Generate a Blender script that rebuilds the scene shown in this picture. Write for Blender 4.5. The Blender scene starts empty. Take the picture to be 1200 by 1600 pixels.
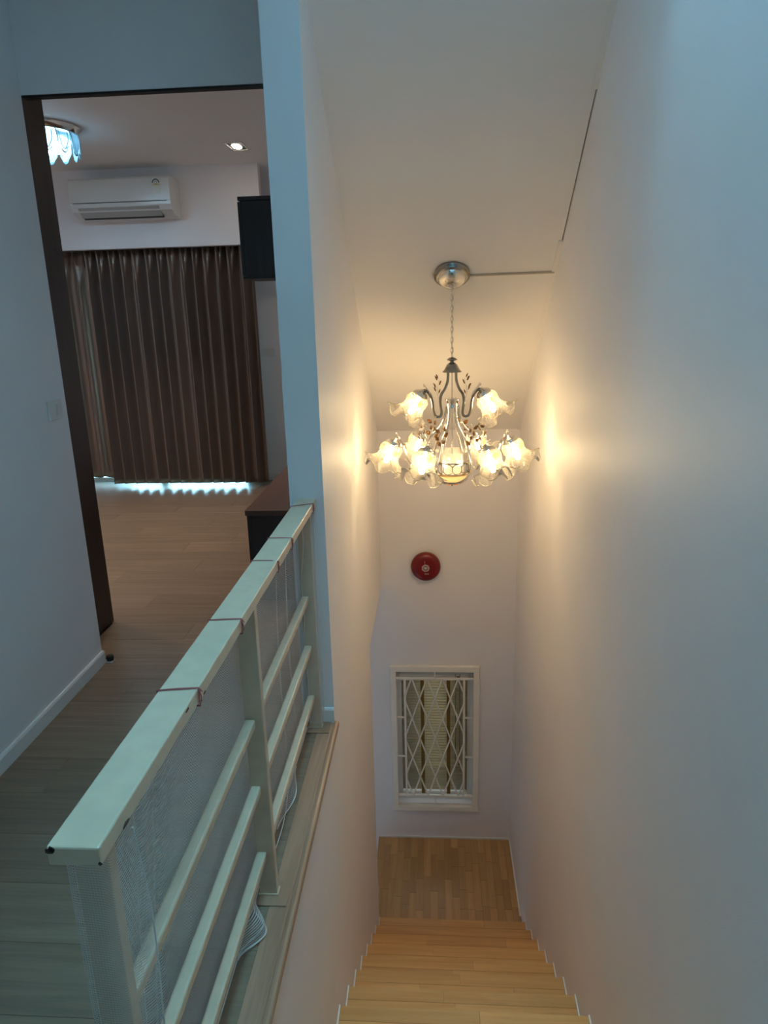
import bpy, bmesh, math, random
from mathutils import Vector, Matrix
random.seed(7)
S = bpy.context.scene
COL = S.collection
PI = math.pi

# ---------------------------------------------------------------- camera
F, PITCH, YAW, ROLL, CAMZ = 1115.33, 0.27369, 0.07309, -0.02697, 1.55
fwd = Vector((-math.sin(YAW)*math.cos(PITCH), math.cos(YAW)*math.cos(PITCH), -math.sin(PITCH)))
rgt = Vector((math.cos(YAW), math.sin(YAW), 0))
upv = rgt.cross(fwd)
r2 = rgt*math.cos(ROLL) + upv*math.sin(ROLL)
u2 = upv*math.cos(ROLL) - rgt*math.sin(ROLL)
cd = bpy.data.cameras.new('camera')
cam = bpy.data.objects.new('camera', cd)
COL.objects.link(cam)
cd.sensor_fit = 'HORIZONTAL'
cd.sensor_width = 36.0
cd.lens = 36.0*F/1200.0
cd.clip_start = 0.02
cam.matrix_world = Matrix(((r2.x, u2.x, -fwd.x, 0), (r2.y, u2.y, -fwd.y, 0), (r2.z, u2.z, -fwd.z, CAMZ), (0, 0, 0, 1)))
S.camera = cam

# ---------------------------------------------------------------- world, lights, exposure
W = bpy.data.worlds.new('world')
S.world = W
W.use_nodes = True
bg = W.node_tree.nodes['Background']
bg.inputs[0].default_value = (0.55, 0.80, 1.0, 1)
bg.inputs[1].default_value = 1.3
S.view_settings.view_transform = 'Standard'
S.view_settings.look = 'None'
S.view_settings.exposure = 0.08
S.view_settings.gamma = 1.0
S.view_settings.use_curve_mapping = False
S.cycles.max_bounces = 12
S.cycles.diffuse_bounces = 8
S.cycles.transparent_max_bounces = 24
S.cycles.caustics_reflective = False
S.cycles.caustics_refractive = False
S.cycles.sample_clamp_indirect = 4.0

def area_light(name, loc, target, sx, sy, power, color):
    d = bpy.data.lights.new(name, 'AREA')
    d.shape = 'RECTANGLE'
    d.size, d.size_y, d.energy, d.color = sx, sy, power, color
    o = bpy.data.objects.new(name, d)
    COL.objects.link(o)
    o.location = loc
    o.rotation_euler = (Vector(target)-Vector(loc)).to_track_quat('-Z', 'Y').to_euler()
    return o

DAY = (0.25, 0.70, 0.96)
# daylight falling down the stairwell from the upper storey
area_light('stairwell_daylight', (0.24, 1.55, 5.25), (-0.50, 1.40, 0.0), 0.5, 0.6, 90, DAY)
# daylight outside the bedroom's glass door
area_light('glass_door_daylight', (-2.5, 7.6, 1.0), (-2.5, 6.2, 0.0), 2.2, 1.6, 260, (0.32, 0.76, 1.0))

# daylight outside the small window at the landing
area_light('landing_window_daylight', (0.0, 5.75, -1.45), (0.0, 5.0, -1.72), 0.7, 1.2, 5, (0.85, 0.95, 1.0))
# added warm ceiling spots to brighten the bedroom, standing in for assumed downlights
def spot_light(name, loc, power, color, angle=92, r=0.04):
    d = bpy.data.lights.new(name, 'SPOT')
    d.energy, d.color, d.spot_size, d.spot_blend, d.shadow_soft_size = power, color, math.radians(angle), 0.6, r
    o = bpy.data.objects.new(name, d)
    COL.objects.link(o)
    o.location = loc
    return o
for i, (x, y) in enumerate(((-1.41, 4.3), (-2.1, 5.0), (-2.8, 4.1), (-3.2, 5.1))):
    spot_light('bedroom_fill_spot', (x, y, 2.715), 46, (1.0, 0.76, 0.56))

# ---------------------------------------------------------------- mesh helpers
class MB:
    def __init__(self):
        self.v, self.f, self.s, self.uv = [], [], [], {}
    def add(self, vs, fs, smooth=False):
        b = len(self.v)
        self.v += [tuple(p) for p in vs]
        self.f += [tuple(i+b for i in f) for f in fs]
        self.s += [smooth]*len(fs)
        return self
    def box(self, x0, x1, y0, y1, z0, z1):
        vs = [(x, y, z) for z in (z0, z1) for y in (y0, y1) for x in (x0, x1)]
        return self.add(vs, [(0, 2, 3, 1), (4, 5, 7, 6), (0, 1, 5, 4), (2, 6, 7, 3), (0, 4, 6, 2), (1, 3, 7, 5)])
    def prism(self, poly, axis, a, b, smooth=False):
        # poly of 2D points in the two remaining axes (order x<y<z), extruded along axis
        def P(p, t):
            return (t, p[0], p[1]) if axis == 'x' else (p[0], t, p[1]) if axis == 'y' else (p[0], p[1], t)
        n = len(poly)
        vs = [P(p, a) for p in poly] + [P(p, b) for p in poly]
        fs = [tuple(range(n))[::-1], tuple(range(n, 2*n))]
        self.add(vs, fs)
        self.add(vs, [(i, (i+1) % n, n+(i+1) % n, n+i) for i in range(n)], smooth)
        return self
    def tube(self, pts, r, seg=8, closed=False, smooth=True, up=None):
        pts = [Vector(p) for p in pts]
        n = len(pts)
        rs = r if isinstance(r, (list, tuple)) else [r]*n
        rings, nrm = [], None
        for i, p in enumerate(pts):
            if closed:
                t = pts[(i+1) % n]-pts[i-1]
            else:
                t = pts[min(i+1, n-1)]-pts[max(i-1, 0)]
            t.normalize()
            if nrm is None:
                a = Vector((0, 0, 1)) if abs(t.z) < 0.9 else Vector((1, 0, 0))
                nrm = t.cross(a).normalized()
            else:
                nrm = (nrm - t*nrm.dot(t)).normalized()
            b = t.cross(nrm)
            rings.append([p+(nrm*math.cos(2*PI*k/seg)+b*math.sin(2*PI*k/seg))*rs[i] for k in range(seg)])
        vs = [q for ring in rings for q in ring]
        fs = []
        m = n if closed else n-1
        for i in range(m):
            j = (i+1) % n
            for k in range(seg):
                l = (k+1) % seg
                fs.append((i*seg+k, i*seg+l, j*seg+l, j*seg+k))
        self.add(vs, fs, smooth)
        if not closed:
            self.add(rings[0], [tuple(range(seg))[::-1]])
            self.add(rings[-1], [tuple(range(seg))])
        return self
    def lathe(self, prof, seg=32, M=None, smooth=True, fn=None):
        # prof: (r, z) list; fn(theta, i) -> (dr, dz)
        vs, fs = [], []
        for i, (r, z) in enumerate(prof):
            for k in range(seg):
                th = 2*PI*k/seg
                dr, dz = fn(th, i) if fn else (0, 0)
                vs.append(Vector(((r+dr)*math.cos(th), (r+dr)*math.sin(th), z+dz)))
        for i in range(len(prof)-1):
            for k in range(seg):
                l = (k+1) % seg
                fs.append((i*seg+k, i*seg+l, (i+1)*seg+l, (i+1)*seg+k))
        if M is not None:
            vs = [M @ v for v in vs]
        return self.add(vs, fs, smooth)
    def sphere(self, c, r, seg=12, sc=(1, 1, 1)):
        prof = [(math.sin(PI*i/8)*r, -math.cos(PI*i/8)*r) for i in range(9)]
        M = Matrix.Translation(Vector(c)) @ Matrix.Diagonal((sc[0], sc[1], sc[2], 1))
        return self.lathe(prof, seg, M)
    def grid(self, nu, nv, fn, smooth=True, uvs=None):
        b = len(self.v)
        vs = [fn(i/(nu-1), j/(nv-1)) for j in range(nv) for i in range(nu)]
        fs = [(j*nu+i, j*nu+i+1, (j+1)*nu+i+1, (j+1)*nu+i) for j in range(nv-1) for i in range(nu-1)]
        self.add(vs, fs, smooth)
        if uvs:
            for j in range(nv):
                for i in range(nu):
                    self.uv[b+j*nu+i] = uvs(i/(nu-1), j/(nv-1))
        return self
    def build(self, name, mat=None, parent=None, bevel=0, loc=None, solid=0):
        me = bpy.data.meshes.new(name)
        me.from_pydata(self.v, [], self.f)
        me.validate()
        if len(me.polygons) == len(self.s):
            me.polygons.foreach_set('use_smooth', self.s)
        if self.uv:
            ul = me.uv_layers.new(name='UVMap')
            for lp in me.loops:
                ul.data[lp.index].uv = self.uv.get(lp.vertex_index, (0, 0))
        me.update()
        bm = bmesh.new()
        bm.from_mesh(me)
        bmesh.ops.recalc_face_normals(bm, faces=bm.faces)
        bm.to_mesh(me)
        bm.free()
        o = bpy.data.objects.new(name, me)
        COL.objects.link(o)
        if mat:
            me.materials.append(mat)
        if parent:
            o.parent = parent
        if loc is not None:
            o.location = loc
        if solid:
            m = o.modifiers.new('solid', 'SOLIDIFY')
            m.thickness = solid
            m.offset = 0
        if bevel:
            m = o.modifiers.new('bevel', 'BEVEL')
            m.width = bevel
            m.segments = 2
            m.limit_method = 'ANGLE'
            m.angle_limit = math.radians(40)
        return o

def thing(name, label, cat, loc=(0, 0, 0), group=None, kind=None):
    o = bpy.data.objects.new(name, None)
    o.empty_display_size = 0.05
    COL.objects.link(o)
    o.location = loc
    return tag(o, label, cat, group, kind)

def tag(o, label, cat, group=None, kind=None):
    o['label'] = label
    if cat: o['category'] = cat
    if group: o['group'] = group
    if kind: o['kind'] = kind
    return o

def struct(o, label):
    o['kind'] = 'structure'
    o['label'] = label
    return o

def copy_part(o, name, parent, M=None):
    c = o.copy()
    c.name = name
    COL.objects.link(c)
    c.parent = parent
    if M is not None:
        c.matrix_local = M
    return c

# ---------------------------------------------------------------- materials
def new_mat(name):
    m = bpy.data.materials.new(name)
    m.use_nodes = True
    nt = m.node_tree
    return m, nt, nt.nodes['Principled BSDF'], nt.nodes['Material Output']

def node(nt, t, **kw):
    n = nt.nodes.new(t)
    for k, v in kw.items():
        setattr(n, k, v)
    return n

def plain(name, col, rough=0.5, metal=0, noise=0.0, nscale=8, bump=0.0, bscale=200, spec=0.5):
    m, nt, b, out = new_mat(name)
    b.inputs['Base Color'].default_value = (*col, 1)
    b.inputs['Roughness'].default_value = rough
    b.inputs['Metallic'].default_value = metal
    b.inputs['Specular IOR Level'].default_value = spec
    tc = node(nt, 'ShaderNodeTexCoord')
    if noise:
        n = node(nt, 'ShaderNodeTexNoise')
        n.inputs['Scale'].default_value = nscale
        n.inputs['Detail'].default_value = 5
        nt.links.new(tc.outputs['Object'], n.inputs['Vector'])
        r = node(nt, 'ShaderNodeValToRGB')
        r.color_ramp.elements[0].position = 0.3
        r.color_ramp.elements[1].position = 0.7
        r.color_ramp.elements[0].color = (*[c*(1-noise) for c in col], 1)
        r.color_ramp.elements[1].color = (*[min(1, c*(1+noise)) for c in col], 1)
        nt.links.new(n.outputs['Fac'], r.inputs[0])
        nt.links.new(r.outputs[0], b.inputs['Base Color'])
    if bump:
        n = node(nt, 'ShaderNodeTexNoise')
        n.inputs['Scale'].default_value = bscale
        nt.links.new(tc.outputs['Object'], n.inputs['Vector'])
        bp = node(nt, 'ShaderNodeBump')
        bp.inputs['Strength'].default_value = bump
        bp.inputs['Distance'].default_value = 0.002
        nt.links.new(n.outputs['Fac'], bp.inputs['Height'])
        nt.links.new(bp.outputs[0], b.inputs['Normal'])
    return m

def wood(name, c0, c1, along='x', rough=0.4, gscale=1.0, contrast=1.0, piece=0.25):
    m, nt, b, out = new_mat(name)
    tc = node(nt, 'ShaderNodeTexCoord')
    oi = node(nt, 'ShaderNodeObjectInfo')
    add = node(nt, 'ShaderNodeVectorMath', operation='MULTIPLY_ADD')
    cmb = node(nt, 'ShaderNodeCombineXYZ')
    for i in range(3):
        nt.links.new(oi.outputs['Random'], cmb.inputs[i])
    add.inputs[1].default_value = (37, 53, 71)
    nt.links.new(cmb.outputs[0], add.inputs[0])
    nt.links.new(tc.outputs['Object'], add.inputs[2])
    mp = node(nt, 'ShaderNodeMapping')
    k = {'x': (1.6, 34, 34), 'y': (34, 1.6, 34), 'z': (34, 34, 1.6)}[along]
    mp.inputs['Scale'].default_value = [v*gscale for v in k]
    nt.links.new(add.outputs[0], mp.inputs['Vector'])
    n = node(nt, 'ShaderNodeTexNoise')
    n.inputs['Scale'].default_value = 1.0
    n.inputs['Detail'].default_value = 8
    n.inputs['Roughness'].default_value = 0.65
    n.inputs['Distortion'].default_value = 0.6
    nt.links.new(mp.outputs[0], n.inputs['Vector'])
    r = node(nt, 'ShaderNodeValToRGB')
    r.color_ramp.elements[0].position = 0.5-0.22/contrast
    r.color_ramp.elements[1].position = 0.5+0.22/contrast
    r.color_ramp.elements[0].color = (*c0, 1)
    r.color_ramp.elements[1].color = (*c1, 1)
    nt.links.new(n.outputs['Fac'], r.inputs[0])
    hsv = node(nt, 'ShaderNodeHueSaturation')
    mr = node(nt, 'ShaderNodeMapRange')
    mr.inputs['To Min'].default_value = 1-piece
    mr.inputs['To Max'].default_value = 1+piece
    nt.links.new(oi.outputs['Random'], mr.inputs['Value'])
    nt.links.new(mr.outputs[0], hsv.inputs['Value'])
    nt.links.new(r.outputs[0], hsv.inputs['Color'])
    nt.links.new(hsv.outputs[0], b.inputs['Base Color'])
    b.inputs['Roughness'].default_value = rough
    bp = node(nt, 'ShaderNodeBump')
    bp.inputs['Strength'].default_value = 0.12
    bp.inputs['Distance'].default_value = 0.002
    nt.links.new(n.outputs['Fac'], bp.inputs['Height'])
    nt.links.new(bp.outputs[0], b.inputs['Normal'])
    return m

def emit(name, col, strength):
    m, nt, b, out = new_mat(name)
    b.inputs['Base Color'].default_value = (*col, 1)
    b.inputs['Emission Color'].default_value = (*col, 1)
    b.inputs['Emission Strength'].default_value = strength
    return m

def see_through(name, col, clear=0.4, trans=0.5, rough=0.25, pattern=None, ior=1.45):
    # thin glass or fabric: part clear, part translucent, part diffuse, with a gloss
    m, nt, b, out = new_mat(name)
    nt.nodes.remove(b)
    tr = node(nt, 'ShaderNodeBsdfTransparent')
    tl = node(nt, 'ShaderNodeBsdfTranslucent')
    df = node(nt, 'ShaderNodeBsdfDiffuse')
    gl = node(nt, 'ShaderNodeBsdfGlossy')
    gl.inputs['Roughness'].default_value = rough
    for n in (tl, df):
        n.inputs['Color'].default_value = (*col, 1)
    m1 = node(nt, 'ShaderNodeMixShader')
    m1.inputs[0].default_value = trans
    nt.links.new(df.outputs[0], m1.inputs[1])
    nt.links.new(tl.outputs[0], m1.inputs[2])
    m2 = node(nt, 'ShaderNodeMixShader')
    m2.inputs[0].default_value = clear
    nt.links.new(m1.outputs[0], m2.inputs[1])
    nt.links.new(tr.outputs[0], m2.inputs[2])
    fr = node(nt, 'ShaderNodeFresnel')
    fr.inputs[0].default_value = ior
    m3 = node(nt, 'ShaderNodeMixShader')
    nt.links.new(fr.outputs[0], m3.inputs[0])
    nt.links.new(m2.outputs[0], m3.inputs[1])
    nt.links.new(gl.outputs[0], m3.inputs[2])
    nt.links.new(m3.outputs[0], out.inputs['Surface'])
    if pattern:
        tc = node(nt, 'ShaderNodeTexCoord')
        v = node(nt, 'ShaderNodeTexVoronoi', feature='DISTANCE_TO_EDGE')
        v.inputs['Scale'].default_value = pattern
        nt.links.new(tc.outputs['Object'], v.inputs['Vector'])
        mr = node(nt, 'ShaderNodeMapRange')
        mr.inputs['From Max'].default_value = 0.12
        mr.inputs['To Min'].default_value = clear*0.35
        mr.inputs['To Max'].default_value = min(1, clear*1.3)
        nt.links.new(v.outputs['Distance'], mr.inputs['Value'])
        nt.links.new(mr.outputs[0], m2.inputs[0])
    return m, nt, m2, (tl, df)

M = {}
M['wall'] = plain('wall_paint', (0.845, 0.825, 0.835), 0.50, noise=0.015, nscale=3, bump=0.12, bscale=260)
M['ceil'] = plain('ceiling_paint', (0.84, 0.82, 0.80), 0.7, noise=0.015, nscale=2)
M['white'] = plain('white_trim', (0.80, 0.80, 0.78), 0.4, noise=0.02)
M['cream'] = plain('cream_metal_paint', (0.62, 0.475, 0.335), 0.28, noise=0.06, nscale=25, bump=0.15, bscale=60)
M['floorwood'] = wood('laminate', (0.165, 0.115, 0.078), (0.285, 0.20, 0.132), 'x', 0.36, 1.0, 1.0, 0.10)
M['trimwood'] = wood('edge_trim_wood', (0.30, 0.155, 0.095), (0.46, 0.27, 0.175), 'y', 0.35, 1.0, 1.0, 0.08)
M['oakx'] = wood('stair_wood_across', (0.54, 0.27, 0.09), (0.71, 0.40, 0.155), 'x', 0.38, 0.8, 1.0, 0.14)
M['oaky'] = wood('stair_wood_along', (0.42, 0.23, 0.085), (0.56, 0.325, 0.135), 'y', 0.38, 0.8, 1.0, 0.17)
M['darkwood'] = wood('dark_wood', (0.016, 0.008, 0.006), (0.040, 0.020, 0.014), 'z', 0.45, 1, 1, 0.05)
M['cabtop'] = wood('cabinet_top_wood', (0.075, 0.035, 0.024), (0.12, 0.06, 0.042), 'y', 0.4, 1, 1, 0.05)
M['cabbody'] = wood('cabinet_body_wood', (0.022, 0.020, 0.022), (0.045, 0.040, 0.042), 'z', 0.55, 1, 1, 0.05)
M['chrome'] = plain('chrome', (0.78, 0.76, 0.72), 0.13, 1.0)
M['darkchrome'] = plain('dark_chrome', (0.30, 0.29, 0.27), 0.2, 1.0)
M['amber'] = plain('amber_leaf', (0.22, 0.095, 0.02), 0.25)
M['goldflower'] = plain('gold_petal', (0.75, 0.42, 0.05), 0.35)
M['red'] = plain('red_enamel', (0.155, 0.002, 0.004), 0.28, noise=0.05)
M['black'] = plain('black_plastic', (0.012, 0.012, 0.012), 0.5)
M['acwhite'] = plain('appliance_white', (0.72, 0.73, 0.70), 0.25)
M['plastic'] = plain('switch_plastic', (0.74, 0.74, 0.72), 0.35)
M['grille'] = plain('grille_paint', (0.88, 0.84, 0.75), 0.35, noise=0.03)
M['slat'] = see_through('blind_slat_vinyl', (0.92, 0.80, 0.56), 0.0, 0.62, 0.4)[0]
M['tape'] = plain('ladder_tape', (0.22, 0.125, 0.022), 0.8)
M['cord'] = plain('dark_cord', (0.09, 0.03, 0.025), 0.8)
M['redstring'] = plain('red_string', (0.42, 0.10, 0.10), 0.8)
M['hem'] = plain('net_hem', (0.72, 0.72, 0.70), 0.8)
M['bulb'] = emit('lamp_bulb', (1.0, 0.71, 0.36), 104)
M['bowlbulb'] = emit('bowl_bulb', (1.0, 0.74, 0.42), 35)
M['coolbulb'] = emit('cool_lamp', (0.42, 0.74, 1.0), 34)
M['downbulb'] = emit('downlight_lamp', (1.0, 0.86, 0.68), 60)
M['glass'] = see_through('clear_pane', (0.75, 0.95, 1.0), 0.95, 0.5, 0.02)[0]
M['shade'] = see_through('etched_petal_glass', (0.80, 0.74, 0.58), 0.74, 0.62, 0.15, pattern=150)[0]
M['bowl'] = see_through('amber_bowl_glass', (1.0, 0.72, 0.40), 0.12, 0.85, 0.2, ior=1.15)[0]
M['crystal'] = see_through('crystal_glass', (0.32, 0.52, 0.60), 0.35, 0.6, 0.08)[0]
M['bandglass'] = see_through('hex_band_glass', (1.0, 0.95, 0.85), 0.35, 0.7, 0.1)[0]

def curtain_mat():
    m, nt, b, out = new_mat('satin_curtain')
    b.inputs['Base Color'].default_value = (0.27, 0.195, 0.155, 1)
    b.inputs['Roughness'].default_value = 0.34
    b.inputs['Metallic'].default_value = 0.65
    b.inputs['Sheen Weight'].default_value = 0.3
    tc = node(nt, 'ShaderNodeTexCoord')
    mp = node(nt, 'ShaderNodeMapping')
    mp.inputs['Scale'].default_value = (400, 400, 6)
    nt.links.new(tc.outputs['Object'], mp.inputs['Vector'])
    n = node(nt, 'ShaderNodeTexNoise')
    n.inputs['Scale'].default_value = 1
    nt.links.new(mp.outputs[0], n.inputs['Vector'])
    bp = node(nt, 'ShaderNodeBump')
    bp.inputs['Strength'].default_value = 0.1
    bp.inputs['Distance'].default_value = 0.001
    nt.links.new(n.outputs['Fac'], bp.inputs['Height'])
    nt.links.new(bp.outputs[0], b.inputs['Normal'])
    return m
M['curtain'] = curtain_mat()

def net_mat(cell=0.0030, row=0.0060, wa=0.16, wb=0.40):
    m, nt, b, out = new_mat('fine_net')
    nt.nodes.remove(b)
    uv = node(nt, 'ShaderNodeUVMap')
    sep = node(nt, 'ShaderNodeSeparateXYZ')
    nt.links.new(uv.outputs[0], sep.inputs[0])
    def thread(sock, width, cell):
        a = node(nt, 'ShaderNodeMath', operation='DIVIDE')
        a.inputs[1].default_value = cell
        nt.links.new(sock, a.inputs[0])
        f = node(nt, 'ShaderNodeMath', operation='FRACT')
        nt.links.new(a.outputs[0], f.inputs[0])
        l = node(nt, 'ShaderNodeMath', operation='LESS_THAN')
        l.inputs[1].default_value = width
        nt.links.new(f.outputs[0], l.inputs[0])
        return l.outputs[0]
    mx = node(nt, 'ShaderNodeMath', operation='MAXIMUM')
    nt.links.new(thread(sep.outputs[0], wa, cell), mx.inputs[0])
    nt.links.new(thread(sep.outputs[1], wb, row), mx.inputs[1])
    tr = node(nt, 'ShaderNodeBsdfTransparent')
    df = node(nt, 'ShaderNodeBsdfDiffuse')
    tl = node(nt, 'ShaderNodeBsdfTranslucent')
    for n in (df, tl):
        n.inputs['Color'].default_value = (0.80, 0.80, 0.80, 1)
    m1 = node(nt, 'ShaderNodeMixShader')
    m1.inputs[0].default_value = 0.45
    nt.links.new(df.outputs[0], m1.inputs[1])
    nt.links.new(tl.outputs[0], m1.inputs[2])
    m2 = node(nt, 'ShaderNodeMixShader')
    nt.links.new(mx.outputs[0], m2.inputs[0])
    nt.links.new(tr.outputs[0], m2.inputs[1])
    nt.links.new(m1.outputs[0], m2.inputs[2])
    nt.links.new(m2.outputs[0], out.inputs['Surface'])
    return m
M['net'] = net_mat()
M['loosenet'] = net_mat(0.0030, 0.0042, 0.08, 0.18)

# ---------------------------------------------------------------- room shell
XL, XR, YC, YF, ZL = -0.397, 0.597, 2.4665, 4.958, -2.640
XCL, XLW, YD, ZH = -0.521, -1.552, 2.937, 2.375
ZC, SL = 0.744, 0.770
RC = 2.735          # bedroom ceiling
YB = 6.70           # bedroom back wall
cz = lambda y: ZC + SL*(YF-y)

# stairwell side wall: full height beyond YC, low part below the floor ledge, opening to the lower flight
prof = [(-2.2, -0.12), (-2.2, -3.2), (3.95, -3.2), (3.95, -0.415), (YF, -0.415), (YF, 3.0), (YC, 3.0), (YC, -0.12)]
struct(MB().prism(prof, 'x', XCL, XL).build('wall_stairs_left', M['wall']), 'stairwell side wall left of the steps, its end lit blue behind the railing')
struct(MB().box(XR, XR+0.12, -2.2, YF+0.12, -3.2, 5.4).build('wall_right', M['wall']), 'tall smooth white wall right of the stairs')
# far wall with the window hole
wx0, wx1, wz0, wz1 = -0.318, 0.295, -2.305, -1.085
far = MB()
far.box(-1.6, wx0, YF, YF+0.16, -3.2, -0.3).box(XCL, wx0, YF, YF+0.16, -0.3, 3.0).box(wx1, XR, YF, YF+0.16, -3.2, 3.0)
far.box(wx0, wx1, YF, YF+0.16, -3.2, wz0).box(wx0, wx1, YF, YF+0.16, wz1, 3.0)
struct(far.build('wall_far', M['wall']), 'far wall at the foot of the stairs with red bell and grilled window')
struct(MB().box(-1.72, XLW, -2.2, YD, 0, 3.0).build('wall_left', M['wall']), 'hallway wall on the left with light switch, grey blue in daylight')
struct(MB().box(XLW, XCL, YD, YD+0.045, ZH, 3.0).build('wall_header', M['wall']), 'wall strip above the bedroom opening')
struct(MB().box(-4.0, -1.735, YD, 3.40, 0, 3.0).build('wall_bedroom_front', M['wall']), 'bedroom front wall behind the hallway corner')
struct(MB().box(-4.12, -4.0, YD, YB+0.12, -0.2, 3.0).build('wall_bedroom_left', M['wall']), 'bedroom side wall on the far left, out of view')
gx0, gx1, gz1 = -3.55, -1.78, 2.10
bw = MB()
bw.box(-4.0, gx0, YB, YB+0.12, -0.2, 3.0).box(gx1, XCL, YB, YB+0.12, -0.2, 3.0).box(gx0, gx1, YB, YB+0.12, gz1, 3.0).box(gx0, gx1, YB, YB+0.12, -0.2, 0.0)
struct(bw.build('wall_bedroom_back', M['wall']), 'bedroom back wall behind the brown curtain')
struct(MB().box(XCL, XL, YF+0.16, YB+0.12, -0.2, 3.0).build('wall_bedroom_right', M['wall']), 'bedroom side wall behind the dark cabinets')
# wall behind the camera
bk = MB()
bk.box(-1.72, XR, -2.32, -2.2, -3.2, 5.4)
struct(bk.build('wall_back', M['wall']), 'plain wall at the back of the upper landing')
# ceilings
struct(MB().box(-4.0, XCL, YD+0.045, YB, RC, RC+0.1).build('ceiling_bedroom', M['ceil']), 'bedroom ceiling with crystal lamp and square downlight')
struct(MB().box(-1.72, XL, -2.2, YD, 2.80, 3.05).build('ceiling_hall', M['ceil']), 'hallway ceiling above the railing')
ZU = 3.06
yt = YF-(ZU-ZC)/SL
sc_ = MB()
sc_.prism([(YF, ZC), (yt, ZU), (yt, ZU+0.12), (YF+0.1, ZC+0.12)], 'x', XL, XR-0.005)
sc_.prism([(YF, ZC+0.05), (yt, ZU+0.05), (yt, ZU+0.25), (YF+0.1, ZC+0.3)], 'x', XL, XR)
struct(sc_.build('ceiling', M['ceil']), 'sloping stairwell ceiling carrying the chandelier')
struct(MB().box(XCL, XR+0.12, -2.2, yt+0.12, 5.35, 5.5).build('ceiling_upper', M['ceil']), 'upper stairwell ceiling over the landing')
struct(MB().box(XCL, XR, yt+0.0, yt+0.12, ZU+0.12, 5.4).build('wall_upper_front', M['wall']), 'upper storey wall above the sloping ceiling')
struct(MB().box(XL-0.12, XL, -2.2, YC, 3.05, 5.4).build('wall_upper_left', M['wall']), 'upper stairwell side wall above the hallway ceiling')
# plaster bead between the sloping ceiling and the right wall
bd = MB()
def bead(ya, yb):
    w = 0.016
    p = [(XR-0.005-w, cz(ya)), (XR-0.005-w, cz(ya)-0.006), (XR+0.0, cz(ya)-0.006), (XR+0.0, cz(ya))]
    vs = [(x, ya, z) for x, z in p] + [(x, yb, z-cz(ya)+cz(yb)) for x, z in p]
    bd.add(vs, [(0, 1, 2, 3), (7, 6, 5, 4), (0, 4, 5, 1), (1, 5, 6, 2), (2, 6, 7, 3), (3, 7, 4, 0)])
bead(3.53, YF); bead(2.2, 2.93)
bd2 = MB()
struct(bd.build('trim_1', M['ceil']), 'thin plaster bead where the sloping ceiling meets the right wall')
# pelmet box over the curtain
struct(MB().box(-4.0, -1.412, 6.25, 6.33, 2.120, RC).build('trim_2', M['wall']), 'plaster pelmet across the top of the curtain, air conditioner mounted on it')
# dark brown jamb of the opening
struct(MB().box(-1.735, -1.708, 3.0, 3.405, 0, RC).build('door_1', M['darkwood'], bevel=0.003), 'dark brown wooden jamb at the left of the bedroom opening')
# door track under the header
struct(MB().box(XLW+0.002, XCL-0.002, YD+0.005, YD+0.04, ZH-0.008, ZH+0.002).build('trim_3', M['black']), 'narrow dark track under the wall strip of the opening')

# skirtings
def skirt(name, poly, axis, a, b, label, mat='white'):
    return struct(MB().prism(poly, axis, a, b).build(name, M[mat]), label)
h = 0.062
skirt('baseboard_left', [(XLW, 0), (XLW+0.012, 0), (XLW+0.012, h-0.008), (XLW+0.008, h), (XLW, h)], 'y', -2.2, YD, 'white skirting along the left hallway wall')
skirt('baseboard_front', [(YC-0.012, 0), (YC, 0), (YC, h), (YC-0.008, h), (YC-0.012, h-0.008)], 'x', XCL, XL+0.001, 'short white skirting at the foot of the blue lit wall end')
skirt('baseboard_bedroom', [(YB-0.012, 0), (YB, 0), (YB, 0.07), (YB-0.008, 0.07), (YB-0.012, 0.06)], 'x', gx1, XCL, 'white skirting right of the bedroom curtain')
sk = MB().box(-0.47, XR, YF-0.010, YF, ZL, ZL+0.014).box(XR-0.010, XR, 4.17, YF, ZL, ZL+0.014)
struct(sk.build('baseboard_landing', M['white']), 'thin white skirting bead around the stair landing')

# ---------------------------------------------------------------- upper floor, built plank by plank
PW, Y0P = 0.196, 0.042
fl = MB()
fl.box(-4.0, -0.455, 0.70, YB, -0.12, -0.012).box(-1.72, XR, -2.2, 0.745, -0.12, -0.012)
floor = fl.build('floor', plain('subfloor', (0.05, 0.04, 0.03), 0.8))
struct(floor, 'grey brown laminate plank floor of hallway and bedroom')
plank_mesh = {}
def plank(x0, x1, y0, y1):
    key = (round(x1-x0, 3), round(y1-y0, 3))
    if key not in plank_mesh:
        L, w = x1-x0-0.0007, y1-y0-0.0007
        e = 0.0006
        b = MB()
        lo = [(0, 0, -0.012), (L, 0, -0.012), (L, w, -0.012), (0, w, -0.012)]
        mi = [(0, 0, -e), (L, 0, -e), (L, w, -e), (0, w, -e)]
        to = [(e, e, 0), (L-e, e, 0), (L-e, w-e, 0), (e, w-e, 0)]
        b.add(lo+mi+to, [(8, 9, 10, 11)]+[(i, (i+1) % 4, 4+(i+1) % 4, 4+i) for i in range(4)]+[(4+i, 4+(i+1) % 4, 8+(i+1) % 4, 8+i) for i in range(4)])
        o = b.build('plank', M['floorwood'], floor)
        plank_mesh[key] = o
    else:
        o = copy_part(plank_mesh[key], 'plank', floor)
    o.location = (x0+0.00035, y0+0.00035, 0)
    o['kind'] = 'structure'
rowi = 0
y = Y0P - 2*PW
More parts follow.
